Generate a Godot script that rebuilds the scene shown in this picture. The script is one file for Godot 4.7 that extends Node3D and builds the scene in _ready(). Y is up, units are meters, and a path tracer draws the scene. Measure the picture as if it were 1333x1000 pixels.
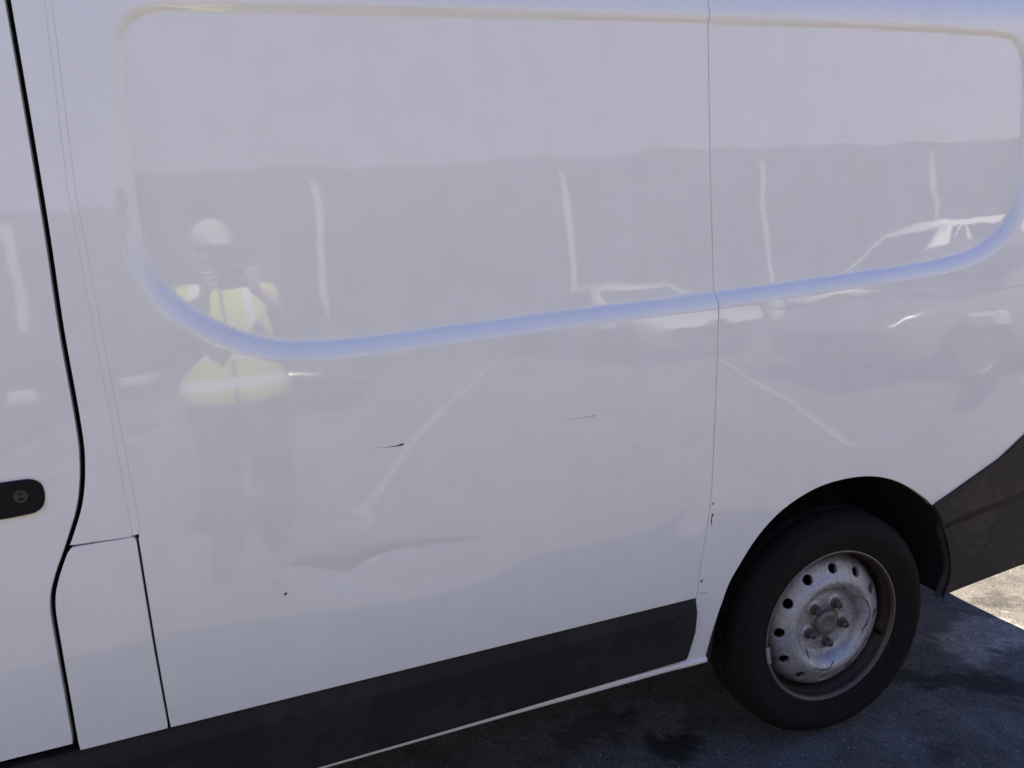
extends Node3D
# A white panel van seen close from its left side in a sunlit yard. Metres, y up; the van's left side lies near z = 0, +x is rearwards.

class Buf:
	var v := PackedVector3Array()
	var n := PackedVector3Array()
	var c := PackedColorArray()
	var i := PackedInt32Array()
	func add(p: Vector3, m: Vector3, col := Color.WHITE) -> int:
		v.append(p); n.append(m); c.append(col)
		return v.size() - 1
	func tri(a: int, b: int, d: int) -> void:
		var f := (v[b] - v[a]).cross(v[d] - v[a])
		if f.dot(n[a] + n[b] + n[d]) > 0.0:
			i.append(a); i.append(d); i.append(b)
		else:
			i.append(a); i.append(b); i.append(d)
	func quad(a: int, b: int, d: int, e: int) -> void:
		tri(a, b, d); tri(a, d, e)
	# a box between two corners
	func box(lo: Vector3, hi: Vector3, col := Color.WHITE, xf := Transform3D.IDENTITY) -> void:
		for ax in 3:
			for s in 2:
				var m := Vector3.ZERO; m[ax] = 1.0 if s == 1 else -1.0
				var k := []
				for q in [[0, 0], [1, 0], [1, 1], [0, 1]]:
					var p := Vector3.ZERO
					p[ax] = hi[ax] if s == 1 else lo[ax]
					p[(ax + 1) % 3] = hi[(ax + 1) % 3] if q[0] == 1 else lo[(ax + 1) % 3]
					p[(ax + 2) % 3] = hi[(ax + 2) % 3] if q[1] == 1 else lo[(ax + 2) % 3]
					k.append(add(xf * p, (xf.basis * m).normalized(), col))
				quad(k[0], k[1], k[2], k[3])
	# a box whose edges along its longest run are chamfered by b
	func bevel_box(lo: Vector3, hi: Vector3, b: float, col := Color.WHITE, xf := Transform3D.IDENTITY) -> void:
		var ctr := (lo + hi) * 0.5
		var h := (hi - lo) * 0.5
		for ax in 3:
			var u := (ax + 1) % 3; var w := (ax + 2) % 3
			for s in [-1.0, 1.0]:
				var k := []
				var m := Vector3.ZERO; m[ax] = s
				for q in [[-1, -1], [1, -1], [1, 1], [-1, 1]]:
					var p := Vector3.ZERO
					p[ax] = s * h[ax]; p[u] = q[0] * (h[u] - b); p[w] = q[1] * (h[w] - b)
					k.append(add(xf * (ctr + p), (xf.basis * m).normalized(), col))
				quad(k[0], k[1], k[2], k[3])
			for su in [-1.0, 1.0]:
				for sw in [-1.0, 1.0]:
					var m2 := Vector3.ZERO; m2[u] = su; m2[w] = sw
					m2 = (xf.basis * m2).normalized()
					var kk := []
					for e in [[-1, 0], [1, 0], [1, 1], [-1, 1]]:
						var p2 := Vector3.ZERO
						p2[ax] = e[0] * (h[ax] - b)
						p2[u] = su * (h[u] - (b if e[1] == 0 else 0.0))
						p2[w] = sw * (h[w] - (0.0 if e[1] == 0 else b))
						kk.append(add(xf * (ctr + p2), m2, col))
					quad(kk[0], kk[1], kk[2], kk[3])
	# a surface of revolution round the z axis: pts are (radius, z)
	func lathe(pts: PackedVector2Array, segs: int, at := Vector3.ZERO, col := Color.WHITE, cols := PackedColorArray()) -> void:
		var rows := []
		for j in pts.size() - 1:
			var t := (pts[j + 1] - pts[j]).normalized()
			var nr := Vector2(-t.y, t.x)
			var r0 := []; var r1 := []
			var na := nr; var nb := nr
			if j > 0:
				var t0 := (pts[j] - pts[j - 1]).normalized()
				if t0.dot(t) > 0.6: na = (nr + Vector2(-t0.y, t0.x)).normalized()
			if j < pts.size() - 2:
				var t2 := (pts[j + 2] - pts[j + 1]).normalized()
				if t2.dot(t) > 0.6: nb = (nr + Vector2(-t2.y, t2.x)).normalized()
			for s in segs:
				var a := TAU * s / segs
				var ca := cos(a); var sa := sin(a)
				r0.append(add(at + Vector3(pts[j].x * ca, pts[j].x * sa, pts[j].y), Vector3(na.x * ca, na.x * sa, na.y), cols[j] if cols.size() else col))
				r1.append(add(at + Vector3(pts[j + 1].x * ca, pts[j + 1].x * sa, pts[j + 1].y), Vector3(nb.x * ca, nb.x * sa, nb.y), cols[j + 1] if cols.size() else col))
			for s in segs:
				var s2 := (s + 1) % segs
				quad(r0[s], r0[s2], r1[s2], r1[s])
	# a tapered round bar
	func bar(a: Vector3, b: Vector3, ra: float, rb: float, segs := 10, col := Color.WHITE) -> void:
		var d := (b - a).normalized()
		var u := d.cross(Vector3.UP if absf(d.y) < 0.9 else Vector3.RIGHT).normalized()
		var w := d.cross(u)
		var k0 := []; var k1 := []; var e0 := []; var e1 := []
		for s in segs:
			var q := u * cos(TAU * s / segs) + w * sin(TAU * s / segs)
			k0.append(add(a + q * ra, q, col)); k1.append(add(b + q * rb, q, col))
			e0.append(add(a + q * ra, -d, col)); e1.append(add(b + q * rb, d, col))
		for s in segs:
			var s2 := (s + 1) % segs
			quad(k0[s], k0[s2], k1[s2], k1[s])
			if s > 0 and s2 > 0:
				tri(e0[0], e0[s], e0[s2]); tri(e1[0], e1[s], e1[s2])
	func mesh() -> ArrayMesh:
		var a := []
		a.resize(Mesh.ARRAY_MAX)
		a[Mesh.ARRAY_VERTEX] = v; a[Mesh.ARRAY_NORMAL] = n; a[Mesh.ARRAY_COLOR] = c; a[Mesh.ARRAY_INDEX] = i
		var m := ArrayMesh.new()
		m.add_surface_from_arrays(Mesh.PRIMITIVE_TRIANGLES, a)
		return m

var M := {}
var taken := {}
var wave := FastNoiseLite.new()
var fine := FastNoiseLite.new()
var mottle := FastNoiseLite.new()
const WHEEL_Y := 0.325

func numbered(called: String) -> String:
	taken[called] = taken.get(called, -1) + 1
	return called if taken[called] == 0 else "%s_%03d" % [called, taken[called]]

func put(called: String, b: Buf, m: Material, parent: Node = self) -> MeshInstance3D:
	var o := MeshInstance3D.new()
	o.mesh = b.mesh()
	o.material_override = m
	if parent == self: o.name = numbered(called)
	else: o.name = called
	parent.add_child(o, true)
	return o

func tag(o: Node, label: String, category := "", group := "", kind := "") -> void:
	o.set_meta("label", label)
	if category: o.set_meta("category", category)
	if group: o.set_meta("group", group)
	if kind: o.set_meta("kind", kind)

func thing(called: String, label: String, category: String, at := Vector3.ZERO, group := "") -> Node3D:
	var o := Node3D.new()
	o.name = numbered(called)
	add_child(o)
	o.position = at
	tag(o, label, category, group)
	return o

func mat(col: Color, rough: float, metal := 0.0, spec := 0.5) -> StandardMaterial3D:
	var m := StandardMaterial3D.new()
	m.albedo_color = col.linear_to_srgb()
	m.roughness = rough; m.metallic = metal; m.metallic_specular = spec
	m.vertex_color_use_as_albedo = true
	return m

func noise_tex(f: float, oct: int, lo: Color, hi: Color, sd: int, size := 512) -> NoiseTexture2D:
	var t := NoiseTexture2D.new()
	var nz := FastNoiseLite.new()
	nz.seed = sd; nz.frequency = f; nz.fractal_octaves = oct
	t.noise = nz; t.width = size; t.height = size; t.seamless = true
	var g := Gradient.new()
	g.set_color(0, lo); g.set_color(1, hi)
	t.color_ramp = g
	return t

# ---------------------------------------------------------------- the van's skin
const OUTLINE := [[-1.560, 1.65], [-1.567, 1.494], [-1.553, 1.412], [-1.508, 1.346], [-1.432, 1.292], [-1.333, 1.256], [-1.206, 1.249], [-1.08, 1.2505], [-0.838, 1.2555], [-0.383, 1.2625], [0.02, 1.273], [0.2345, 1.280], [0.335, 1.288], [0.417, 1.300], [0.511, 1.341], [0.575, 1.410], [0.603, 1.52], [0.606, 1.66], [0.601, 1.76], [0.586, 1.815], [0.553, 1.843], [0.50, 1.851], [0.45, 1.853], [0.38, 1.8555], [0.20, 1.861], [-0.355, 1.868], [-0.926, 1.872], [-1.26, 1.8722], [-1.36, 1.872], [-1.41, 1.8718], [-1.45, 1.8708], [-1.488, 1.866], [-1.523, 1.851], [-1.543, 1.824], [-1.551, 1.785]]
var recess_poly := PackedVector2Array()
const DENTS := [[-1.30, 0.895, 0.07, 0.022, -0.0016], [-1.30, 0.80, 0.16, 0.05, -0.0022], [-1.10, 0.735, 0.13, 0.035, -0.0018], [-0.47, 0.735, 0.05, 0.05, -0.0016], [-0.36, 0.74, 0.03, 0.05, 0.0012], [0.20, 0.90, 0.16, 0.06, -0.0025], [0.42, 0.86, 0.10, 0.05, 0.0020], [-1.05, 0.93, 0.09, 0.16, -0.0010], [0.05, 1.02, 0.12, 0.10, -0.0010]]

const CREASE := [[-1.464, 0.838], [-1.35, 0.812], [-1.269, 0.781], [-1.227, 0.803], [-1.162, 0.811], [-1.063, 0.803], [-0.96, 0.790], [-0.84, 0.785]]

func z_out(x: float, y: float) -> float:
	var z := 0.0
	if y > 0.9:
		var u := (y - 0.9) / 0.97
		z = -0.055 * u * u
		if y > 1.88: z -= 4.2 * (y - 1.88) * (y - 1.88)
	else:
		var w := (0.9 - y) / 0.5
		z = -0.018 * w * w
	if x > 0.72:
		var c := minf((x - 0.72) / 0.205, 0.999)
		z -= 0.16 * (1.0 - sqrt(1.0 - c * c))
	elif x < -2.9:
		var f := (-2.9 - x) / 1.05
		z -= 0.34 * f * f
	return z

func outline_distance(p: Vector2) -> float:
	var best := 1e9
	var inside := false
	var k := recess_poly.size()
	var a := recess_poly[k - 1]
	for j in k:
		var b := recess_poly[j]
		best = minf(best, p.distance_squared_to(Geometry2D.get_closest_point_to_segment(p, a, b)))
		if (a.y > p.y) != (b.y > p.y) and p.x < a.x + (b.x - a.x) * (p.y - a.y) / (b.y - a.y): inside = not inside
		a = b
	return sqrt(best) if inside else -sqrt(best)

func skin(x: float, y: float) -> float:
	var z := z_out(x, y)
	if x > -1.66 and x < 0.68 and y > 1.18:
		var d := outline_distance(Vector2(x, y))
		if d > -0.04:
			var w := lerpf(0.0165, 0.009, smoothstep(1.5, 1.8, y))
			var t := clampf((d + w * 1.5) / (w * 2.3), 0.0, 1.0)
			t = pow(t, 1.7)
			if t > 0.55: t = 0.55 + 0.45 * sin((t - 0.55) / 0.45 * PI / 2)
			var zi := -0.0315 - 0.0305 * (y - 1.3) / 0.57 - 0.002 * (y - 1.3) * (y - 1.55)
			z = lerpf(z, zi, t)
	for e in DENTS:
		var a: float = (x - e[0]) / e[2]
		var b: float = (y - e[1]) / e[3]
		var g := a * a + b * b
		if g < 9.0: z += e[4] * exp(-g)
	if y > 0.58 and y < 0.86 and x > -1.55 and x < -0.82:              # the creased dent low on the side
		var near := 1e9; var below := false; var along := 0.0
		for j in CREASE.size() - 1:
			var a := Vector2(CREASE[j][0], CREASE[j][1]); var b := Vector2(CREASE[j + 1][0], CREASE[j + 1][1])
			var q := Geometry2D.get_closest_point_to_segment(Vector2(x, y), a, b)
			var d := q.distance_to(Vector2(x, y))
			if d < near:
				near = d; along = (q.x - CREASE[0][0]) / (CREASE[-1][0] - CREASE[0][0])
				below = (b - a).cross(Vector2(x, y) - a) < 0.0
		var fade := smoothstep(0.0, 0.25, along) * smoothstep(1.0, 0.55, along)
		z -= fade * (0.0030 * exp(-near / 0.05) if below else 0.0030 * exp(-near / 0.024))
	return z + 0.00045 * wave.get_noise_2d(x, y) + 0.00006 * fine.get_noise_2d(x, y)

const DISC := [[0.0, -0.060], [0.084, -0.060], [0.094, -0.055], [0.104, -0.045], [0.114, -0.034], [0.122, -0.0288], [0.129, -0.0275], [0.137, -0.0295], [0.150, -0.0385], [0.163, -0.045], [0.176, -0.051], [0.186, -0.060], [0.196, -0.080], [0.21, -0.10]]

func disc_z(r: float) -> float:
	for j in DISC.size() - 1:
		if r <= DISC[j + 1][0]:
			return lerpf(DISC[j][1], DISC[j + 1][1], (r - DISC[j][0]) / (DISC[j + 1][0] - DISC[j][0]))
	return -0.10

func height(mode: String, x: float, y: float) -> float:
	match mode:
		"skin": return skin(x, y)
		"trim": return z_out(x, y) - 0.001 + 0.014 * smoothstep(0.527, 0.487, y) + 0.0003 * wave.get_noise_2d(x, y)
		"bumper":
			var z := z_out(x, y) - 0.017 + 0.0004 * wave.get_noise_2d(x * 1.3, y)
			var g := 0.528 + 0.145 * maxf(x - 0.33, 0.0)
			z += 0.024 * smoothstep(g - 0.004, g + 0.040, y) + 0.013 * smoothstep(g - 0.004, g - 0.13, y)
			return z
		"strip": return height("bumper", x, y) + 0.0025
		"handle": return z_out(x, y) + 0.009 - 0.007 * pow(clampf((x + 1.80) / 0.025, 0.0, 1.0), 2.0)
		"cup": return z_out(x, y) + 0.0015
		"inner": return z_out(x, y) - 0.058
		"deep": return z_out(x, y) - 0.019
		"disc":
			var r := sqrt(x * x + y * y)
			var zz := disc_z(r)
			for k in 5:                                                # raised seats round the wheel bolts
				var a := deg_to_rad(57.0 + 72.0 * k)
				var d := Vector2(x - 0.059 * cos(a), y - 0.059 * sin(a)).length()
				zz += 0.004 * smoothstep(0.024, 0.016, d)
			return zz
	return 0.0

func normal_at(mode: String, x: float, y: float) -> Vector3:
	var e := 0.0015
	return Vector3(-(height(mode, x + e, y) - height(mode, x - e, y)) / (2 * e), -(height(mode, x, y + e) - height(mode, x, y - e)) / (2 * e), 1.0).normalized()

func shade(mode: String, x: float, y: float) -> Color:
	match mode:
		"disc":
			var r := sqrt(x * x + y * y)
			var nz := mottle.get_noise_2d(x * 9, y * 9) * 0.5 + 0.5
			var dirt := clampf(smoothstep(0.142, 0.192, r) * 0.7 + 0.45 * exp(-pow((r - 0.100) / 0.008, 2.0)) + (nz - 0.5) * 0.8, 0.0, 1.0)
			if r < 0.075: dirt = clampf(dirt + 0.35 * smoothstep(0.08, 0.04, r), 0.0, 1.0)
			return Color(0.55, 0.55, 0.57).lerp(Color(0.10, 0.072, 0.052), dirt)
		"skin", "deep":
			var d := 0.5 + 0.5 * mottle.get_noise_2d(x * 2.0, y * 2.0)
			var st := mottle.get_noise_2d(x * 34.0, y * 1.6)
			var low := smoothstep(0.72, 0.36, y) * (0.3 + 0.7 * d) * 0.22 + 0.03 * d + 0.05 * maxf(0.0, st) * smoothstep(1.3, 0.9, y)
			return Color(1, 1, 1).lerp(Color(0.62, 0.56, 0.50), low)
		"trim", "bumper":
			var q := 0.5 + 0.5 * mottle.get_noise_2d(x * 3.0 + 9.0, y * 5.0)
			var mud := smoothstep(0.52, 0.85, q + 0.25 * mottle.get_noise_2d(x * 30.0, y * 30.0) + 0.12 * smoothstep(0.5, 0.36, y))
			return Color(0.75, 0.75, 0.78).lerp(Color(1.7, 1.55, 1.38), mud * 0.7)
	return Color.WHITE

# A sheet over a plan outline, with rounded edges that turn inwards; holes get the same turned edge.
func panel(called: String, outline: PackedVector2Array, mode: String, m: Material, parent: Node, cell := 0.008, holes := [], r := 0.0022, depth := 0.016, mirror := false) -> MeshInstance3D:
	var b := Buf.new()
	var rings := [outline]
	for h in holes: rings.append(h)
	var lo := outline[0]; var hi := outline[0]
	for p in outline:
		lo = lo.min(p); hi = hi.max(p)
	lo -= Vector2.ONE * cell * 0.37
	var nx := int((hi.x - lo.x) / cell) + 2
	var ny := int((hi.y - lo.y) / cell) + 2
	var marked := {}
	for ring in rings:
		for j in ring.size():
			var p: Vector2 = ring[j]; var q: Vector2 = ring[(j + 1) % ring.size()]
			var steps := int(p.distance_to(q) / (cell * 0.2)) + 1
			for s in steps + 1:
				var w := (p.lerp(q, float(s) / steps) - lo) / cell
				marked[int(w.y) * nx + int(w.x)] = true
	var at := {}
	var point := func(x: float, y: float) -> int:
		return b.add(Vector3(x, y, height(mode, x, y)), normal_at(mode, x, y), shade(mode, x, y))
	for j in ny:
		for i in nx:
			var key := j * nx + i
			var c := lo + Vector2(i, j) * cell
			if marked.has(key):
				var pieces: Array = Geometry2D.intersect_polygons(PackedVector2Array([c, c + Vector2(cell, 0), c + Vector2(cell, cell), c + Vector2(0, cell)]), outline)
				for h in holes:
					var left := []
					for pc in pieces: left.append_array(Geometry2D.clip_polygons(pc, h))
					pieces = left
				for pc in pieces:
					var t := Geometry2D.triangulate_polygon(pc)
					var ids := []
					for p in pc: ids.append(point.call(p.x, p.y))
					for k in range(0, t.size(), 3): b.tri(ids[t[k]], ids[t[k + 1]], ids[t[k + 2]])
				continue
			var mid := c + Vector2(cell, cell) * 0.5
			if not Geometry2D.is_point_in_polygon(mid, outline): continue
			var hole := false
			for h in holes:
				if Geometry2D.is_point_in_polygon(mid, h): hole = true
			if hole: continue
			var k4 := []
			for q in [[0, 0], [0, 1], [1, 1], [1, 0]]:
				var kk: int = (j + q[1]) * (nx + 1) + i + q[0]
				if not at.has(kk): at[kk] = point.call(c.x + q[0] * cell, c.y + q[1] * cell)
				k4.append(at[kk])
			b.i.append_array(PackedInt32Array([k4[0], k4[1], k4[2], k4[0], k4[2], k4[3]]))
	for ri in rings.size():
		var ring: PackedVector2Array = rings[ri]
		var pts := PackedVector2Array()
		for j in ring.size():
			var p := ring[j]; var q := ring[(j + 1) % ring.size()]
			var steps := maxi(1, int(p.distance_to(q) / maxf(cell, 0.004)))
			for s in steps: pts.append(p.lerp(q, float(s) / steps))
		var sign_ := 1.0 if Geometry2D.is_polygon_clockwise(ring) else -1.0
		if ri > 0: sign_ = -sign_
		var rows := []
		for j in pts.size():
			var t := (pts[(j + 1) % pts.size()] - pts[(j + pts.size() - 1) % pts.size()]).normalized()
			var o := Vector2(-t.y, t.x) * sign_
			var z := height(mode, pts[j].x, pts[j].y)
			var nn := normal_at(mode, pts[j].x, pts[j].y)
			var col := shade(mode, pts[j].x, pts[j].y)
			var o3 := Vector3(o.x, o.y, -(nn.x * o.x + nn.y * o.y)).normalized()
			var base := Vector3(pts[j].x, pts[j].y, z)
			var row := []
			for k in 4:
				var a := PI / 6 * k
				row.append(b.add(base + o3 * r * sin(a) - nn * r * (1 - cos(a)), (o3 * sin(a) + nn * cos(a)).normalized(), col))
			row.append(b.add(base + o3 * r - nn * r, o3, col))
			row.append(b.add(base + o3 * r - nn * depth, o3, col))
			rows.append(row)
		for j in rows.size():
			var u: Array = rows[j]; var w: Array = rows[(j + 1) % rows.size()]
			for k in [0, 1, 2, 4]: b.quad(u[k], w[k], w[k + 1], u[k + 1])
	if mirror:
		for k in b.v.size():
			b.v[k].z = -1.90 - b.v[k].z
			b.n[k].z = -b.n[k].z
		for k in range(0, b.i.size(), 3):
			var sw := b.i[k + 1]; b.i[k + 1] = b.i[k + 2]; b.i[k + 2] = sw
	return put(called, b, m, parent)

# A thin mark that follows the skin (scratch, chip, crack): points with a half width each.
func mark(called: String, pts: Array, mode: String, m: Material, parent: Node, col: Color, lift := 0.0006, origin := Vector2.ZERO) -> MeshInstance3D:
	var b := Buf.new()
	var rows := []
	for j in pts.size():
		var p := Vector2(pts[j][0], pts[j][1])
		var pa: Array = pts[maxi(j - 1, 0)]; var pb: Array = pts[mini(j + 1, pts.size() - 1)]
		var t := Vector2(pb[0] - pa[0], pb[1] - pa[1]).normalized()
		var o := Vector2(-t.y, t.x)
		var row := []
		for s in [-1.0, 0.0, 1.0]:
			var q: Vector2 = p + o * s * pts[j][2]
			var nn := normal_at(mode, q.x, q.y)
			row.append(b.add(Vector3(q.x + origin.x, q.y + origin.y, height(mode, q.x, q.y) + lift * (1.0 - 0.5 * absf(s))), nn, col))
		rows.append(row)
	for j in rows.size() - 1:
		for k in 2: b.quad(rows[j][k], rows[j + 1][k], rows[j + 1][k + 1], rows[j][k + 1])
	return put(called, b, m, parent)

func poly(a: Array) -> PackedVector2Array:
	var p := PackedVector2Array()
	for q in a: p.append(Vector2(q[0], q[1]))
	return p

# a smooth curve through a few points
func curve(a: Array, per := 6) -> Array:
	var out := []
	for j in a.size() - 1:
		var p0: Array = a[maxi(j - 1, 0)]; var p1: Array = a[j]; var p2: Array = a[j + 1]; var p3: Array = a[mini(j + 2, a.size() - 1)]
		for s in per:
			var t := float(s) / per
			out.append([cubic_interpolate(p1[0], p2[0], p0[0], p3[0], t), cubic_interpolate(p1[1], p2[1], p0[1], p3[1], t)])
	out.append(a[-1])
	return out

func shifted(a: Array, dx: float) -> Array:
	var out := []
	for p in a: out.append([p[0] + dx, p[1]])
	return out

func backwards(a: Array) -> Array:
	var o := a.duplicate()
	o.reverse()
	return o

func materials() -> void:
	var paint := mat(Color(0.79, 0.78, 0.76), 0.32, 0.0, 0.4)
	paint.clearcoat_enabled = true; paint.clearcoat = 1.0; paint.clearcoat_roughness = 0.027
	paint.uv1_triplanar = true; paint.uv1_scale = Vector3.ONE * 1.3
	paint.albedo_texture = noise_tex(0.012, 5, Color(0.978, 0.976, 0.972), Color(1, 1, 1), 3)
	M.paint = paint
	M.inner = mat(Color(0.012, 0.012, 0.013), 0.9)
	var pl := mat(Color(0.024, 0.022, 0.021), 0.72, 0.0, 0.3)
	pl.uv1_triplanar = true; pl.uv1_scale = Vector3.ONE * 6
	pl.normal_enabled = true; pl.normal_scale = 0.35
	var nt := noise_tex(0.09, 3, Color.BLACK, Color.WHITE, 8)
	nt.color_ramp = null; nt.as_normal_map = true; nt.bump_strength = 3.0
	pl.normal_texture = nt
	M.plastic = pl
	M.bumper = pl.duplicate(); M.bumper.albedo_color = Color(0.062, 0.053, 0.045).linear_to_srgb(); M.bumper.roughness = 0.75; M.bumper.metallic_specular = 0.25
	M.gloss_black = mat(Color(0.008, 0.008, 0.009), 0.45, 0.0, 0.25)
	var ty := mat(Color(0.0150, 0.0138, 0.0128), 0.9, 0.0, 0.3)
	ty.uv1_triplanar = true; ty.uv1_scale = Vector3.ONE * 4
	ty.albedo_texture = noise_tex(0.02, 5, Color(0.75, 0.74, 0.72), Color(1, 1, 1), 21)
	M.tyre = ty
	var rim := mat(Color(1, 1, 1), 0.46, 0.35)
	rim.uv1_triplanar = true; rim.uv1_scale = Vector3.ONE * 5
	rim.albedo_texture = noise_tex(0.03, 5, Color(0.72, 0.70, 0.68), Color(1, 1, 1), 31)
	M.rim = rim
	M.steel = mat(Color(0.10, 0.085, 0.075), 0.55, 0.5)
	M.mark = mat(Color(1, 1, 1), 0.8)
	var glass := mat(Color(0.02, 0.025, 0.025), 0.03)
	M.glass = glass
	M.lens = mat(Color(0.30, 0.015, 0.012), 0.1)
	M.clear_lens = mat(Color(0.55, 0.57, 0.6), 0.08, 0.3)

func wheel(parent: Node, at: Vector3, detailed: bool) -> void:
	var w := Node3D.new()
	w.name = "wheel"
	parent.add_child(w, true)
	w.position = at
	# tyre: sidewall, shoulder lugs and tread
	var prof := [[0.212, -0.032, 0], [0.221, -0.024, 0], [0.228, -0.0205, 0], [0.234, -0.0225, 0], [0.238, -0.0185, 0], [0.252, -0.012, 0], [0.258, -0.0135, 0], [0.262, -0.0095, 0], [0.278, -0.007, 0], [0.281, -0.0095, 0], [0.285, -0.0085, 0], [0.298, -0.014, 0], [0.304, -0.020, 1], [0.312, -0.028, 1], [0.319, -0.040, 1], [0.3225, -0.052, 1], [0.323, -0.070, 0], [0.315, -0.071, 0], [0.315, -0.079, 0], [0.3245, -0.080, 0], [0.325, -0.105, 0], [0.317, -0.106, 0], [0.317, -0.114, 0], [0.325, -0.115, 0], [0.324, -0.150, 0], [0.312, -0.180, 0], [0.285, -0.200, 0], [0.215, -0.185, 0]]
	var b := Buf.new()
	var segs := 312 if detailed else 96
	var rows := []
	for j in prof.size():
		var row := []
		var p0: Array = prof[maxi(j - 1, 0)]; var p1: Array = prof[mini(j + 1, prof.size() - 1)]
		var t := Vector2(p1[0] - p0[0], p1[1] - p0[1]).normalized()
		var n2 := Vector2(-t.y, t.x)
		for s in segs:
			var a := TAU * s / segs
			var r: float = prof[j][0]
			if prof[j][2] == 1 and (s % 4) == 0: r -= 0.005
			# the tyre flattens slightly where it stands
			var fl := 0.0
			if sin(a) < -0.9 and r > 0.3: fl = (-sin(a) - 0.9) * 0.05 * (r - 0.3) / 0.025
			var n3 := Vector3(n2.x * cos(a), n2.x * sin(a), n2.y)
			row.append(b.add(Vector3((r - fl) * cos(a), maxf((r - fl) * sin(a), -0.3235), prof[j][1]), n3, Color.WHITE))
		rows.append(row)
	for j in prof.size() - 1:
		for s in segs:
			var s2 := (s + 1) % segs
			b.quad(rows[j][s], rows[j][s2], rows[j + 1][s2], rows[j + 1][s])
	put("tyre", b, M.tyre, w)
	# rim: rolled lip and barrel
	b = Buf.new()
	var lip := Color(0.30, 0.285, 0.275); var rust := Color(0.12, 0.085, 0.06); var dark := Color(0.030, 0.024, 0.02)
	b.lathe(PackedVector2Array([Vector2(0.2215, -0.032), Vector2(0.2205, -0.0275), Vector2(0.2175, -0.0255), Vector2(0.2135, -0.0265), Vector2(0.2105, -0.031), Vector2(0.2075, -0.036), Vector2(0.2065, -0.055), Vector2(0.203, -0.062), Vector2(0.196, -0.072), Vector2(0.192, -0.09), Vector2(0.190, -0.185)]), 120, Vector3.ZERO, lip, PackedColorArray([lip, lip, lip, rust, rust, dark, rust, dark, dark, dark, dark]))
	var rim := put("rim", b, M.rim, w)
	tag(rim, "dull silver steel rim with rusty lip")
	# pressed disc with twelve vent holes
	var holes := []
	for k in 12:
		var a := deg_to_rad(26.0 + 30.0 * k)
		var h := PackedVector2Array()
		for s in 14:
			var q := Vector2(0.0150 * cos(TAU * s / 14), 0.0170 * sin(TAU * s / 14))
			h.append(Vector2(0.163, 0).rotated(a) + q.rotated(a))
		holes.append(h)
	var edge := PackedVector2Array()
	for s in 72: edge.append(Vector2(0.197, 0).rotated(TAU * s / 72))
	panel("wheel_disc", edge, "disc", M.rim, w, 0.005 if detailed else 0.012, holes, 0.0025, 0.010)
	b = Buf.new()
	b.lathe(PackedVector2Array([Vector2(0.047, -0.0605), Vector2(0.044, -0.0555), Vector2(0.040, -0.0545), Vector2(0.038, -0.056), Vector2(0.036, -0.056), Vector2(0.0345, -0.0475), Vector2(0.0315, -0.0445), Vector2(0.020, -0.0435), Vector2(0.017, -0.045), Vector2(0.006, -0.045), Vector2(0.0001, -0.045)]), 40, Vector3.ZERO, Color(0.22, 0.205, 0.19))
	put("hub_cap", b, M.rim, w)
	for k in 5:
		var a := deg_to_rad(57.0 + 72.0 * k)
		b = Buf.new()
		var c := Vector3(0.059 * cos(a), 0.059 * sin(a), 0)
		b.lathe(PackedVector2Array([Vector2(0.0155, -0.058), Vector2(0.0155, -0.0525), Vector2(0.013, -0.051), Vector2(0.0095, -0.051)]), 20, c, Color(1.5, 1.4, 1.3))
		b.lathe(PackedVector2Array([Vector2(0.0102, -0.052), Vector2(0.0102, -0.036), Vector2(0.0085, -0.0342), Vector2(0.0045, -0.0342), Vector2(0.0042, -0.037), Vector2(0.0001, -0.037)]), 6, c)
		put("wheel_bolt", b, M.steel, w)
	b = Buf.new()
	b.lathe(PackedVector2Array([Vector2(0.185, -0.16), Vector2(0.185, -0.115), Vector2(0.18, -0.11), Vector2(0.001, -0.108)]), 40)
	put("brake_drum", b, M.inner, w)
	if not detailed: return
	# peeled edges of the wheel's paint
	var cracks := [
		[[-0.062, -0.060], [-0.067, -0.082], [-0.060, -0.112], [-0.030, -0.124], [-0.004, -0.128], [0.004, -0.118], [0.012, -0.112]],
		[[0.046, -0.112], [0.066, -0.121], [0.090, -0.104], [0.112, -0.084], [0.119, -0.066], [0.108, -0.048], [0.110, -0.036], [0.117, -0.028], [0.122, -0.012], [0.130, -0.006], [0.128, 0.020], [0.118, 0.044], [0.104, 0.058], [0.084, 0.062]],
		[[0.020, 0.098], [0.048, 0.101], [0.053, 0.085]]]
	for cr in cracks:
		var pts := []
		for j in cr.size(): pts.append([cr[j][0], cr[j][1], 0.0010 + 0.0006 * (j % 2)])
		mark("paint_crack", pts, "disc", M.mark, w, Color(0.03, 0.025, 0.022), 0.0012)
	b = Buf.new()                                                      # balance weight clipped on the lip
	var rows2 := []
	for s in 7:
		var a := deg_to_rad(-179.0 + 2.2 * s)
		var u := Vector3(cos(a), sin(a), 0)
		rows2.append([b.add(u * 0.2095 + Vector3(0, 0, -0.033), -u, Color.WHITE), b.add(u * 0.2105 + Vector3(0, 0, -0.0215), Vector3(0, 0, 1), Color.WHITE), b.add(u * 0.2195 + Vector3(0, 0, -0.0205), Vector3(0, 0, 1), Color.WHITE), b.add(u * 0.2235 + Vector3(0, 0, -0.027), u, Color.WHITE)])
	for s in 6:
		for k in 3: b.quad(rows2[s][k], rows2[s + 1][k], rows2[s + 1][k + 1], rows2[s][k + 1])
	var vs := Buf.new()
	var va := deg_to_rad(-22.0)
	vs.bar(Vector3(0.196 * cos(va), 0.196 * sin(va), -0.060), Vector3(0.186 * cos(va), 0.186 * sin(va), -0.030), 0.0055, 0.004, 10)
	put("valve_stem", vs, M.gloss_black, w)
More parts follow.
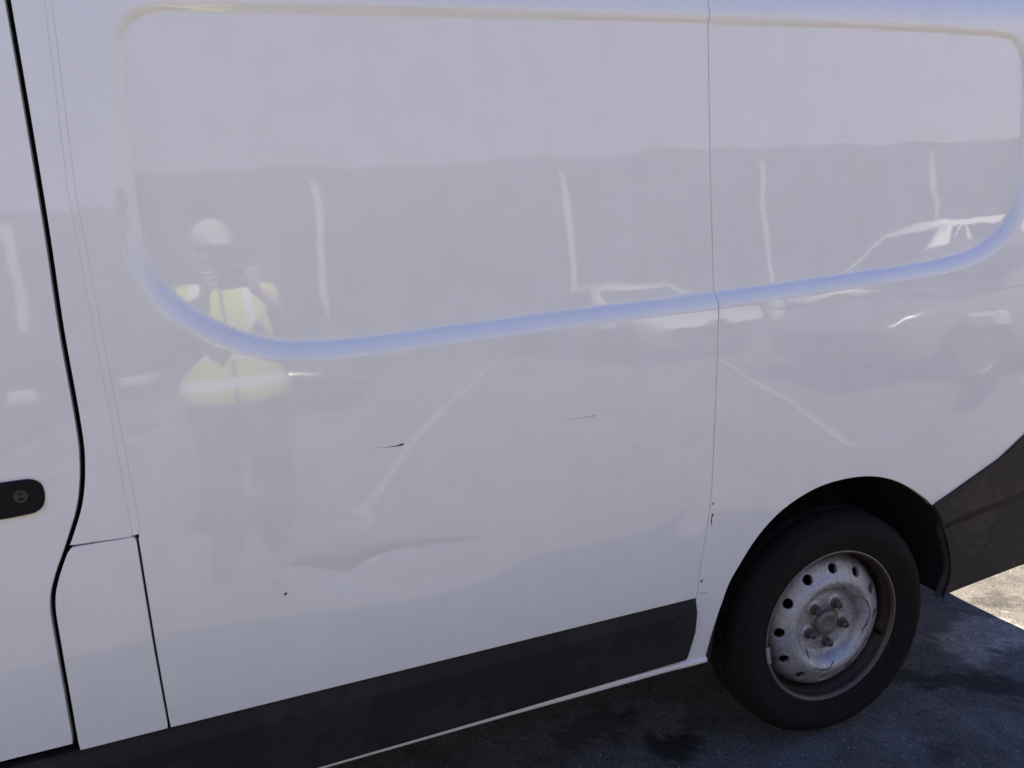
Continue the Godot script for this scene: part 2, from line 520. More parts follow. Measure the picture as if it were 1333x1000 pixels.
	put("balance_weight", b, mat(Color(0.33, 0.33, 0.34), 0.5, 0.4), w)

func arch_liner(parent: Node, edge: Array, dx: float) -> void:
	var b := Buf.new()
	var rows := []
	for j in edge.size():
		var p := Vector2(edge[j][0] + dx, edge[j][1])
		var n := Vector3(dx - p.x, WHEEL_Y - p.y, 0).normalized()
		var row := []
		for q in [[0.0, -0.012], [-0.012, -0.03], [-0.020, -0.08], [-0.020, -0.42]]:
			row.append(b.add(Vector3(p.x, p.y, q[1]) + n * q[0] * 1.0, n))
		row.append(b.add(Vector3(p.x, p.y, -0.42) + n * -0.02, Vector3(0, 0, 1)))
		row.append(b.add(Vector3(dx, 0.40, -0.42), Vector3(0, 0, 1)))
		rows.append(row)
	for j in rows.size() - 1:
		for k in [0, 1, 2, 4]: b.quad(rows[j][k], rows[j + 1][k], rows[j + 1][k + 1], rows[j][k + 1])
	put("wheel_arch_liner", b, M.inner, parent)

func van() -> void:
	var t := thing("panel_van", "white panel van parked side-on, scratched and dented above its dark sill trim", "van")
	var door_line := curve([[-1.703, 1.975], [-1.702, 1.875], [-1.701, 1.692], [-1.702, 1.503], [-1.706, 1.332], [-1.706, 1.182], [-1.710, 1.100], [-1.726, 1.022], [-1.755, 0.953], [-1.787, 0.885], [-1.801, 0.835], [-1.805, 0.753], [-1.808, 0.66], [-1.812, 0.55]])
	var arch := curve([[-0.404, 0.335], [-0.384, 0.429], [-0.351, 0.531], [-0.315, 0.588], [-0.267, 0.650], [-0.204, 0.703], [-0.125, 0.740], [-0.045, 0.757], [0.048, 0.757], [0.125, 0.742], [0.192, 0.714], [0.254, 0.674], [0.315, 0.624], [0.353, 0.566], [0.386, 0.495], [0.403, 0.400], [0.380, 0.322]], 4)
	var split := 0                                                     # where body colour gives way to the bumper
	for j in arch.size():
		if arch[j][0] <= 0.3151: split = j
	var pa: MeshInstance3D
	# pillar between door and side panel
	var upper := []
	for p in door_line:
		if p[1] > 0.9475: upper.append([p[0] + 0.0065, p[1]])
	pa = panel("door_pillar", poly(upper + [[-1.7535, 0.9465], [-1.6535, 0.9425], [-1.6540, 1.09], [-1.657, 1.30], [-1.6615, 1.56], [-1.650, 1.875], [-1.648, 1.975]]), "skin", M.paint, t)
	panel("joint_strip", poly([[-1.6507, 0.9455], [-1.6510, 1.09], [-1.654, 1.30], [-1.6585, 1.56], [-1.647, 1.875], [-1.645, 1.975], [-1.637, 1.975], [-1.639, 1.875], [-1.6495, 1.56], [-1.645, 1.30], [-1.6405, 1.09], [-1.638, 0.955], [-1.6400, 0.9445], [-1.6500, 0.9435]]), "skin", M.paint, t, 0.008, [], 0.0012)
	var lower := []
	for p in door_line:
		if p[1] <= 0.9385: lower.append([p[0] + 0.0065, p[1]])
	pa = panel("fuel_flap", poly(lower + [[-1.8055, 0.532], [-1.6535, 0.532], [-1.6525, 0.711], [-1.6490, 0.931], [-1.6515, 0.9375], [-1.7515, 0.9385]]), "skin", M.paint, t)
	# main side panel, with the shallow rounded recess
	var seam := [[-0.354, 1.975], [-0.356, 1.90], [-0.365, 1.583], [-0.3695, 1.267], [-0.389, 0.969], [-0.399, 0.80], [-0.409, 0.720], [-0.430, 0.602], [-0.4395, 0.522]]
	var side := panel("side_panel", poly([[-1.6340, 1.975], [-1.636, 1.875], [-1.6465, 1.56], [-1.642, 1.30], [-1.6375, 1.09], [-1.635, 0.96], [-1.6375, 0.945], [-1.6405, 0.934], [-1.6440, 0.711], [-1.645, 0.532], [-1.2, 0.5295], [-0.4417, 0.5245]] + shifted(backwards(seam).slice(1), -0.0026)), "skin", M.paint, t, 0.0056)
	var quarter_line := []
	for j in range(0, split + 1): quarter_line.append(arch[j])
	var quarter := panel("rear_quarter_panel", poly(shifted(seam, 0.0026) + [[-0.4435, 0.435], [-0.4625, 0.370], [-0.462, 0.338]] + quarter_line + [[0.408, 0.667], [0.545, 0.724], [0.636, 0.780], [0.70, 0.825], [0.78, 0.865], [0.918, 0.885], [0.918, 1.975]]), "skin", M.paint, t, 0.0056)
	# marks of use
	var m1: MeshInstance3D = mark("scratch", [[-1.190, 1.0370, 0.0001], [-1.178, 1.0358, 0.0002], [-1.164, 1.0345, 0.0004], [-1.145, 1.0340, 0.0011], [-1.137, 1.0350, 0.0021], [-1.131, 1.0355, 0.0016]], "skin", M.mark, side, Color(0.03, 0.028, 0.028))
	tag(m1, "short black scratch")
	mark("scratch", [[-0.790, 1.0328, 0.0001], [-0.760, 1.0325, 0.0003], [-0.736, 1.0320, 0.0006], [-0.708, 1.0315, 0.0009], [-0.699, 1.0318, 0.0014]], "skin", M.mark, side, Color(0.38, 0.37, 0.37))
	mark("scratch", [[-1.225, 1.175, 0.0002], [-1.205, 1.174, 0.0006], [-1.175, 1.1735, 0.0002]], "skin", M.mark, side, Color(0.58, 0.57, 0.56))
	mark("scratch", [[-0.62, 0.952, 0.0002], [-0.598, 0.942, 0.0005], [-0.582, 0.934, 0.0002]], "skin", M.mark, side, Color(0.45, 0.43, 0.42))
	mark("scratch", [[0.045, 1.045, 0.0002], [0.062, 1.0465, 0.0006], [0.078, 1.0465, 0.0002]], "skin", M.mark, quarter, Color(0.42, 0.40, 0.39))
	mark("paint_chip", [[-1.4005, 0.762, 0.0018], [-1.398, 0.764, 0.0028], [-1.3955, 0.766, 0.0018]], "skin", M.mark, side, Color(0.06, 0.055, 0.05))
	mark("scuff", [[-0.507, 0.768, 0.004], [-0.494, 0.776, 0.0075], [-0.484, 0.785, 0.006], [-0.478, 0.793, 0.002]], "skin", M.paint, side, Color(1.18, 1.18, 1.2))
	mark("scuff", [[-1.176, 0.757, 0.001], [-1.167, 0.7605, 0.003], [-1.160, 0.764, 0.0012]], "skin", M.paint, side, Color(1.2, 1.2, 1.2))
	for q in [[-0.3965, 0.766, 0.0022, 0.003], [-0.3975, 0.736, 0.0026, 0.005], [-0.400, 0.722, 0.0016, 0.012], [-0.4265, 0.566, 0.0030, 0.004]]:
		var rm := mark("rust_spot", [[q[0] - 0.0008, q[1] - q[3], q[2] * 0.4], [q[0], q[1] - q[3] * 0.3, q[2]], [q[0] + 0.0006, q[1] + q[3] * 0.4, q[2] * 0.9], [q[0], q[1] + q[3], q[2] * 0.3]], "skin", M.mark, quarter, Color(0.07, 0.045, 0.035))
	mark("scratch", [[-0.434, 0.534, 0.0004], [-0.420, 0.533, 0.0008], [-0.405, 0.528, 0.0003]], "skin", M.mark, quarter, Color(0.25, 0.22, 0.20))
	mark("scratch", [[-0.392, 0.735, 0.0003], [-0.372, 0.738, 0.0005], [-0.352, 0.742, 0.0002]], "skin", M.mark, quarter, Color(0.35, 0.32, 0.31))
	mark("dirt_streak", [[-1.862, 1.0165, 0.001], [-1.84, 1.0150, 0.0028], [-1.815, 1.0150, 0.0022], [-1.795, 1.0165, 0.0008]], "skin", M.mark, t, Color(0.58, 0.55, 0.42), 0.0004)
	# front door with its handle and window
	var window := poly([[-1.93, 1.235], [-1.93, 1.80], [-1.97, 1.845], [-2.32, 1.845], [-2.42, 1.80], [-2.80, 1.26], [-2.79, 1.235]])
	var dp := []
	for p in door_line: dp.append([p[0] - 0.0065, p[1]])
	var door := panel("front_door", poly(dp + [[-2.62, 0.55], [-2.66, 0.70], [-2.86, 0.95], [-2.92, 1.21], [-2.45, 1.86], [-2.30, 1.955], [-2.22, 1.975]]), "skin", M.paint, t, 0.012, [window])
	panel("door_window", Geometry2D.offset_polygon(window, 0.012)[0], "deep", M.glass, t, 0.05)
	var pad := panel("door_handle", poly(curve([[-2.03, 1.073], [-1.90, 1.0765], [-1.815, 1.0765], [-1.793, 1.0745], [-1.782, 1.066], [-1.7795, 1.050], [-1.783, 1.034], [-1.792, 1.0245], [-1.815, 1.021], [-1.90, 1.019], [-2.03, 1.022], [-2.052, 1.030], [-2.06, 1.0475], [-2.052, 1.065], [-2.03, 1.073]], 4).slice(0, -1)), "handle", M.gloss_black, door, 0.006, [], 0.004, 0.012)
	tag(pad, "black flush door handle with key lock")
	var b := Buf.new()
	var lk := Vector3(-1.8125, 1.0525, z_out(-1.81, 1.05) + 0.0085)
	b.lathe(PackedVector2Array([Vector2(0.0115, -0.001), Vector2(0.0110, 0.0016), Vector2(0.0085, 0.0018), Vector2(0.0075, 0.0005), Vector2(0.0001, 0.0005)]), 24, lk, Color(0.07, 0.066, 0.064))
	b.box(lk + Vector3(-0.0012, -0.005, 0.0006), lk + Vector3(0.0012, 0.005, 0.0012), Color(0.02, 0.02, 0.02))
	put("key_lock", b, M.rim, door)
	# dark lower trim and white sill lip
	var trim := panel("sill_trim", poly([[-2.66, 0.527], [-1.645, 0.5285], [-1.2, 0.526], [-0.447, 0.5195], [-0.4445, 0.515], [-0.450, 0.435], [-0.4700, 0.369], [-0.474, 0.3635], [-0.966, 0.3555], [-1.38, 0.3525], [-2.72, 0.352], [-2.71, 0.40]]), "trim", M.plastic, t, 0.01, [], 0.002, 0.02)
	tag(trim, "dark grey plastic sill trim")
	b = Buf.new()
	var rows := []
	for s in 45:
		var x := lerpf(-2.72, -0.408, s / 44.0)
		var drop := 0.344 - 0.004 * smoothstep(-0.55, -0.42, x)
		var zf := -0.020 + 0.004 * smoothstep(-1.0, -0.6, x)
		var row := []
		for q in [[0.014, -0.03, 0, 1, 0.4], [0.0085, -0.005, 0, 1, 0.5], [0.005, 0.001, 0, 0.5, 1], [0.0, 0.002, 0, 0, 1], [-0.006, 0.0, 0, -0.5, 1], [-0.010, -0.008, 0, -1, 0.3], [-0.010, -0.06, 0, -1, 0]]:
			row.append(b.add(Vector3(x, drop + q[0], zf + q[1]), Vector3(0, q[3], q[4]).normalized(), Color(0.9, 0.88, 0.86)))
		rows.append(row)
	for s in 44:
		for k in 6: b.quad(rows[s][k], rows[s + 1][k], rows[s + 1][k + 1], rows[s][k + 1])
	put("sill", b, M.paint, t)
	# rear bumper wrapped round the corner
	var bp := []
	for j in range(split, arch.size()): bp.append(arch[j])
	bp.reverse()
	var bumper := panel("rear_bumper", poly(bp + [[0.408, 0.662], [0.545, 0.719], [0.636, 0.775], [0.70, 0.820], [0.78, 0.860], [0.920, 0.880], [0.923, 0.36], [0.70, 0.352], [0.56, 0.340], [0.46, 0.330]]), "bumper", M.bumper, t, 0.006, [], 0.003, 0.013)
	tag(bumper, "dark grey plastic rear bumper corner with a groove")
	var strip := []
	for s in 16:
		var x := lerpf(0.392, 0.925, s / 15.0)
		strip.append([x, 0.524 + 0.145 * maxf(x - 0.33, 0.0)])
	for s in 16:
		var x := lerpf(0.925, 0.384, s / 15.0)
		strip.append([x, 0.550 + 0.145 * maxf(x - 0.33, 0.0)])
	panel("bumper_groove_shade", poly(strip), "strip", M.plastic, t, 0.008, [], 0.002, 0.01)  # darker plastic laid along the groove, standing in for its shade
	arch_liner(t, arch, 0.0)
	var front_arch := []
	for s in 25: front_arch.append([-0.40 * cos(PI * (s / 24.0) * 1.16 - 0.25), 0.36 + 0.40 * sin(PI * (s / 24.0) * 1.16 - 0.25)])
	arch_liner(t, front_arch, -3.098)
	# front wing, nose, windscreen, roof, rear and far side
	var wing := [[-2.63, 0.56], [-2.67, 0.70], [-2.868, 0.95], [-2.93, 1.205], [-3.3, 1.16], [-3.7, 1.02], [-3.86, 0.86], [-3.9, 0.62], [-3.9, 0.36], [-3.52, 0.34]]
	for q in backwards(front_arch): wing.append([-3.098 - q[0] * -1.0, q[1]])
	panel("front_wing", poly(wing.slice(0, 10) + shifted(front_arch, -3.098)), "skin", M.paint, t, 0.03)
	var far := poly([[-3.9, 0.36], [-3.5, 0.36], [-3.45, 0.60], [-3.3, 0.74], [-3.098, 0.77], [-2.9, 0.74], [-2.74, 0.6], [-2.68, 0.36], [-0.42, 0.36], [-0.36, 0.6], [-0.2, 0.72], [0, 0.76], [0.2, 0.72], [0.35, 0.6], [0.41, 0.36], [0.922, 0.36], [0.922, 1.975], [-2.22, 1.975], [-2.45, 1.86], [-2.93, 1.205], [-3.3, 1.16], [-3.7, 1.02], [-3.86, 0.86]])
	panel("far_side", far, "skin", M.paint, t, 0.05, [], 0.003, 0.02, true)
	panel("inner_shell", poly([[-2.6, 0.45], [-0.43, 0.45], [-0.43, 0.6], [-0.28, 0.70], [-0.1, 0.79], [0.1, 0.79], [0.28, 0.70], [0.40, 0.68], [0.70, 0.9], [0.86, 0.92], [0.86, 1.95], [-1.75, 1.95], [-1.75, 1.2], [-2.6, 1.2]]), "inner", M.inner, t, 0.04, [], 0.002, 0.01)
	# roof across the van
	b = Buf.new()
	rows = []
	var prof := []
	for s in 9:
		var y := lerpf(1.965, 1.972, s / 8.0)
	for q in [[1.968, 0.0], [1.985, -0.022], [2.000, -0.055], [2.012, -0.11], [2.020, -0.22], [2.028, -0.40], [2.032, -0.78]]: prof.append(q)
	for q in backwards(prof.slice(0, -1)): prof.append([q[0], -1.56 - q[1]])
	for s in 33:
		var x := lerpf(-2.25, 0.922, s / 32.0)
		var dr := -0.05 * pow(clampf((x - 0.80) / 0.122, 0.0, 1.0), 2.0) - 0.02 * pow(clampf((-1.9 - x) / 0.35, 0.0, 1.0), 2.0)
		var rib := 0.004 * smoothstep(0.3, 0.8, sin(x * 14.0)) * (1.0 if x > -1.6 and x < 0.6 else 0.0)
		var row := []
		for j in prof.size():
			var za := z_out(minf(x, 0.70), 1.968)
			var zz: float = za + (prof[j][1] as float) * (1.90 + 2 * za) / 1.56
			zz += (-0.10 if j < prof.size() / 2 else 0.10) * pow(clampf((x - 0.72) / 0.205, 0.0, 1.0), 2.0)
			var p0: Array = prof[maxi(j - 1, 0)]; var p1: Array = prof[mini(j + 1, prof.size() - 1)]
			var nn := Vector3(0, -(p1[1] - p0[1]), p1[0] - p0[0]).normalized()
			row.append(b.add(Vector3(x, prof[j][0] + dr + (rib if prof[j][1] < -0.2 and prof[j][1] > -1.36 else 0.0), zz), nn))
		rows.append(row)
	for s in 32:
		for k in prof.size() - 1: b.quad(rows[s][k], rows[s + 1][k], rows[s + 1][k + 1], rows[s][k + 1])
	put("roof", b, M.paint, t)
	# rear doors and bumper beam
	b = Buf.new()
	b.bevel_box(Vector3(0.895, 0.56, -0.945), Vector3(0.925, 1.96, -0.17), 0.008)
	var rd := put("rear_door", b, M.paint, t)
	b = Buf.new()
	b.bevel_box(Vector3(0.895, 0.56, -1.73), Vector3(0.925, 1.96, -0.955), 0.008)
	put("rear_door", b, M.paint, t)
	for z in [-0.56, -1.34]:
		b = Buf.new()
		b.bevel_box(Vector3(0.926, 1.20, z - 0.30), Vector3(0.931, 1.78, z + 0.30), 0.002)
		put("rear_window", b, M.glass, t)
	for z in [-0.10, -1.80]:
		b = Buf.new()
		b.bevel_box(Vector3(0.86, 1.0, z - 0.06), Vector3(0.917, 1.45, z + 0.05), 0.015)
		put("tail_lamp", b, M.lens, t)
	b = Buf.new()
	b.bevel_box(Vector3(0.84, 0.36, -1.80), Vector3(0.955, 0.55, -0.10), 0.03)
	put("bumper_beam", b, M.bumper, t)
	# nose
	b = Buf.new()
	rows = []
	for s in 21:
		var f := s / 20.0 * 2.0 - 1.0
		var z := -0.95 + f * 0.93
		var bow := f * f
		var row := []
		for q in [[-2.25, 1.985, 0.10], [-2.62, 1.80, 0.13], [-3.15, 1.235, 0.16], [-3.35, 1.17, 0.16], [-3.75, 1.01, 0.18], [-3.90, 0.88, 0.20], [-3.95, 0.66, 0.22], [-3.95, 0.38, 0.22]]:
			var zz := z
			if q[1] > 1.2: zz = -0.95 + f * (0.93 - 0.07 * (q[1] - 1.2) / 0.78)
			if q[0] < -2.9: zz = -0.95 + f * (0.93 - 0.30 * pow((-2.9 - q[0]) / 1.05, 2.0))
			row.append(Vector3(q[0] + q[2] * bow, q[1] - 0.02 * bow, zz))
		rows.append(row)
	for seg in [["windscreen", 0, 2, M.glass], ["bonnet", 2, 5, M.paint], ["front_bumper", 5, 7, M.bumper]]:
		b = Buf.new()
		for s in 20:
			for k in range(seg[1], seg[2]):
				var nn: Vector3 = (rows[s + 1][k] - rows[s][k]).cross(rows[s][k + 1] - rows[s][k]).normalized()
				if nn.x > 0.0 and nn.y < 0.3: nn = -nn
				if nn.y < -0.2: nn = -nn
				b.quad(b.add(rows[s][k], nn), b.add(rows[s + 1][k], nn), b.add(rows[s + 1][k + 1], nn), b.add(rows[s][k + 1], nn))
		put(seg[0], b, seg[3], t)
	b = Buf.new()
	b.box(Vector3(-3.85, 0.30, -1.45), Vector3(0.86, 0.42, -0.45))
	b.box(Vector3(-2.62, 0.33, -1.84), Vector3(-0.50, 0.46, -0.06))
	b.box(Vector3(0.45, 0.36, -1.80), Vector3(0.86, 0.50, -0.10))
	put("underbody", b, M.inner, t)
	wheel(t, Vector3(0, WHEEL_Y, 0), true)
	wheel(t, Vector3(-3.098, WHEEL_Y, -0.01), false)
	for x in [0.0, -3.098]:
		var before := t.get_child_count()
		wheel(t, Vector3(x, WHEEL_Y, -1.88), false)
		(t.get_child(before) as Node3D).rotation.y = PI

# ---------------------------------------------------------------- the yard
func speckle_image() -> Image:
	var rng := RandomNumberGenerator.new(); rng.seed = 77
	var s := 1024
	var im := Image.create(s, s, false, Image.FORMAT_RGB8)
	im.fill(Color(0.66, 0.66, 0.66))
	for k in 42000:
		var x := rng.randi() % s; var y := rng.randi() % s
		var w := 1 + rng.randi() % 5; var h := 1 + rng.randi() % 5
		var g := clampf(0.66 + rng.randfn(0.0, 0.13), 0.3, 1.0)
		var warm := rng.randf_range(-0.02, 0.03)
		im.fill_rect(Rect2i(x, y, w, h), Color(g + warm, g, g - warm))
		if w * h > 9:
			im.set_pixel(x, y, Color(0.5, 0.5, 0.5))
	for k in 2600:
		var x := rng.randi() % s; var y := rng.randi() % s
		im.fill_rect(Rect2i(x, y, 1 + rng.randi() % 4, 1 + rng.randi() % 3), Color(0.93, 0.92, 0.88) if rng.randf() < 0.5 else Color(0.36, 0.36, 0.37))
	return im

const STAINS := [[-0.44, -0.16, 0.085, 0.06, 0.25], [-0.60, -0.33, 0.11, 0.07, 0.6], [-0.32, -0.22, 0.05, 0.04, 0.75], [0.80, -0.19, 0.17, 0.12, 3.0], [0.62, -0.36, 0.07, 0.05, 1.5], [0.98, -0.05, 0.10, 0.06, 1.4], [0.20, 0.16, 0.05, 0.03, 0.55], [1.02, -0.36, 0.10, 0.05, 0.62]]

func ground_color(x: float, z: float) -> Color:
	var n1 := mottle.get_noise_2d(x * 0.9 + 40, z * 0.9)
	var n2 := mottle.get_noise_2d(x * 5 - 7, z * 5 + 3)
	var n3 := mottle.get_noise_2d(x * 22, z * 22 + 31)
	var g := 1.0 + 0.20 * n1 + 0.36 * n2 + 0.26 * n3
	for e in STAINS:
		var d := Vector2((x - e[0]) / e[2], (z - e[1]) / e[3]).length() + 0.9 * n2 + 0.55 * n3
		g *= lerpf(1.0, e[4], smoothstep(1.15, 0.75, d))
	# an old tyre track beside the wheel
	var q := Geometry2D.get_closest_point_to_segment(Vector2(x, z), Vector2(0.14, -0.30), Vector2(1.1, 0.33))
	var dt := q.distance_to(Vector2(x, z)) + 0.05 * n2 + 0.03 * n3
	g *= lerpf(1.0, 0.38, smoothstep(0.055, 0.03, dt))
	return Color(0.226 * g, 0.211 * g, 0.197 * g)

func ground() -> void:
	var m := StandardMaterial3D.new()
	m.vertex_color_use_as_albedo = true
	m.roughness = 0.93; m.metallic_specular = 0.3
	m.uv1_triplanar = true; m.uv1_world_triplanar = true; m.uv1_scale = Vector3.ONE * 0.85
	var im := speckle_image()
	m.albedo_texture = ImageTexture.create_from_image(im)
	var bump: Image = im.duplicate()
	bump.convert(Image.FORMAT_RGBA8)
	bump.bump_map_to_normal_map(2.5)
	m.normal_enabled = true; m.normal_texture = ImageTexture.create_from_image(bump); m.normal_scale = 0.9
	M.asphalt = m
	var b := Buf.new()
	var xs := []; var zs := []
	for v in [-400.0, -150.0, -60.0, -30.0, -18.0, -12.0, -8.0, -5.5, -4.0, -3.0]: xs.append(v)
	for s in range(1, 221): xs.append(-2.2 + s * 0.02)
	for v in [2.4, 2.8, 3.4, 4.5, 6.0, 8.0, 11.0, 15.0, 20.0, 30.0, 60.0, 150.0, 400.0]: xs.append(v)
	for v in [-400.0, -150.0, -60.0, -30.0, -18.0, -12.0, -8.0, -5.0, -3.5, -2.6, -2.0, -1.6]: zs.append(v)
	for s in range(1, 106): zs.append(-1.4 + s * 0.02)
	for v in [0.76, 0.85, 1.0, 1.3, 1.7, 2.2, 3.0, 4.0, 5.5, 7.0, 9.0, 12.0, 18.0, 30.0, 60.0, 150.0, 400.0]: zs.append(v)
	var hgt := func(x: float, z: float) -> float:
		if x < -2.2 or x > 2.3 or z < -1.5 or z > 0.75: return 0.0
		return (0.003 * mottle.get_noise_2d(x * 3, z * 3) + 0.0018 * mottle.get_noise_2d(x * 16, z * 16) - 0.003) * smoothstep(0.0, 0.3, minf(minf(x + 2.2, 2.3 - x), minf(z + 1.5, 0.75 - z)))
	for z in zs:
		for x in xs:
			var y: float = hgt.call(x, z)
			var nn := Vector3(-(hgt.call(x + 0.01, z) - hgt.call(x - 0.01, z)) / 0.02, 1, -(hgt.call(x, z + 0.01) - hgt.call(x, z - 0.01)) / 0.02).normalized()
			b.add(Vector3(x, y, z), nn, ground_color(x, z))
	for j in zs.size() - 1:
		for i in xs.size() - 1:
			var k := j * xs.size() + i
			b.quad(k, k + 1, k + 1 + xs.size(), k + xs.size())
	var g := put("ground", b, m)
	g.set_meta("kind", "structure")
	# loose grit
	var rng := RandomNumberGenerator.new(); rng.seed = 5
	var st := Buf.new()
	var ico := [Vector3(1, 0.1, 0), Vector3(-0.9, 0, 0.2), Vector3(0.1, 0.7, 0.1), Vector3(0, -0.6, 0), Vector3(0.1, 0, 1), Vector3(-0.1, 0.1, -0.9)]
	for f in [[0, 2, 4], [4, 2, 1], [1, 2, 5], [5, 2, 0], [0, 4, 3], [4, 1, 3], [1, 5, 3], [5, 0, 3]]:
		var nn: Vector3 = ((ico[f[0]] + ico[f[1]] + ico[f[2]]) as Vector3).normalized()
		st.tri(st.add(ico[f[0]], nn), st.add(ico[f[1]], nn), st.add(ico[f[2]], nn))
	var mm := MultiMesh.new()
	mm.transform_format = MultiMesh.TRANSFORM_3D
	mm.use_colors = true
	mm.mesh = st.mesh()
	mm.instance_count = 5200
	for k in mm.instance_count:
		var x := rng.randf_range(-2.1, 2.2); var z := rng.randf_range(-1.45, 0.7)
		var s := 0.0010 + 0.0026 * pow(rng.randf(), 4.0)
		var bs := Basis.from_euler(Vector3(rng.randf() * 6, rng.randf() * 6, rng.randf() * 6)).scaled(Vector3(s, s * 0.7, s))
		mm.set_instance_transform(k, Transform3D(bs, Vector3(x, hgt.call(x, z) + s * 0.2, z)))
		var v := 0.12 + 0.28 * pow(rng.randf(), 2.0)
		mm.set_instance_color(k, Color(v, v * 0.96, v * 0.88))
	var mi := MultiMeshInstance3D.new()
	mi.name = "loose_grit"
	mi.multimesh = mm
	mi.material_override = mat(Color(1, 1, 1), 0.9)
	add_child(mi)
	tag(mi, "fine pale grit scattered over the asphalt by the wheel", "grit", "", "stuff")
	# painted bay lines
	var white := mat(Color(0.50, 0.50, 0.48), 0.8)
	white.uv1_triplanar = true; white.uv1_world_triplanar = true; white.uv1_scale = Vector3.ONE * 1.5
	white.albedo_texture = noise_tex(0.02, 5, Color(0.35, 0.34, 0.32), Color(1, 1, 1), 15)
	for k in range(-2, 5):
		var lb := Buf.new()
		var rowl := []
		for s in 9:
			var z := lerpf(2.0, 9.4, s / 8.0)
			var x := -1.04 + 3.05 * k + 0.42 * (z - 2.1)
			rowl.append([lb.add(Vector3(x - 0.04, 0.004, z), Vector3.UP), lb.add(Vector3(x + 0.04, 0.004, z), Vector3.UP)])
		for s in 8: lb.quad(rowl[s][0], rowl[s][1], rowl[s + 1][1], rowl[s + 1][0])
		put("parking_line", lb, white).set_meta("kind", "structure")

func fence() -> void:
	var f := thing("boundary_fence", "tall dark ribbed steel fence with pale posts across the yard from the van", "fence", Vector3(0, 0, 10))
	var sheet := mat(Color(0.06, 0.061, 0.06), 0.6)
	sheet.uv1_triplanar = true; sheet.uv1_scale = Vector3.ONE * 0.5
	sheet.albedo_texture = noise_tex(0.01, 4, Color(0.75, 0.75, 0.75), Color(1, 1, 1), 44)
	var post := mat(Color(0.40, 0.40, 0.385), 0.7)
	var x0 := -15.5
	for k in 13:
		var x := x0 + 3.82 * k
		var b := Buf.new()
		b.bevel_box(Vector3(x - 0.055, 0, -0.16), Vector3(x + 0.055, 3.18, -0.01), 0.012)
		put("fence_post", b, post, f)
		if k == 12: break
		b = Buf.new()
		var prev := []
		var ribs := 19 * 4
		for s in ribs + 1:
			var px := x + 3.82 * s / ribs
			var dz := 0.0 if (s % 4) < 2 else -0.035
			var row := [b.add(Vector3(px, 0.05, dz), Vector3(0, 0, -1)), b.add(Vector3(px, 3.42, dz), Vector3(0, 0, -1)), b.add(Vector3(px, 3.42, dz + 0.012), Vector3(0, 1, 0))]
			if s > 0:
				b.quad(prev[0], row[0], row[1], prev[1]); b.quad(prev[1], row[1], row[2], prev[2])
			prev = row
		put("fence_sheet", b, sheet, f)

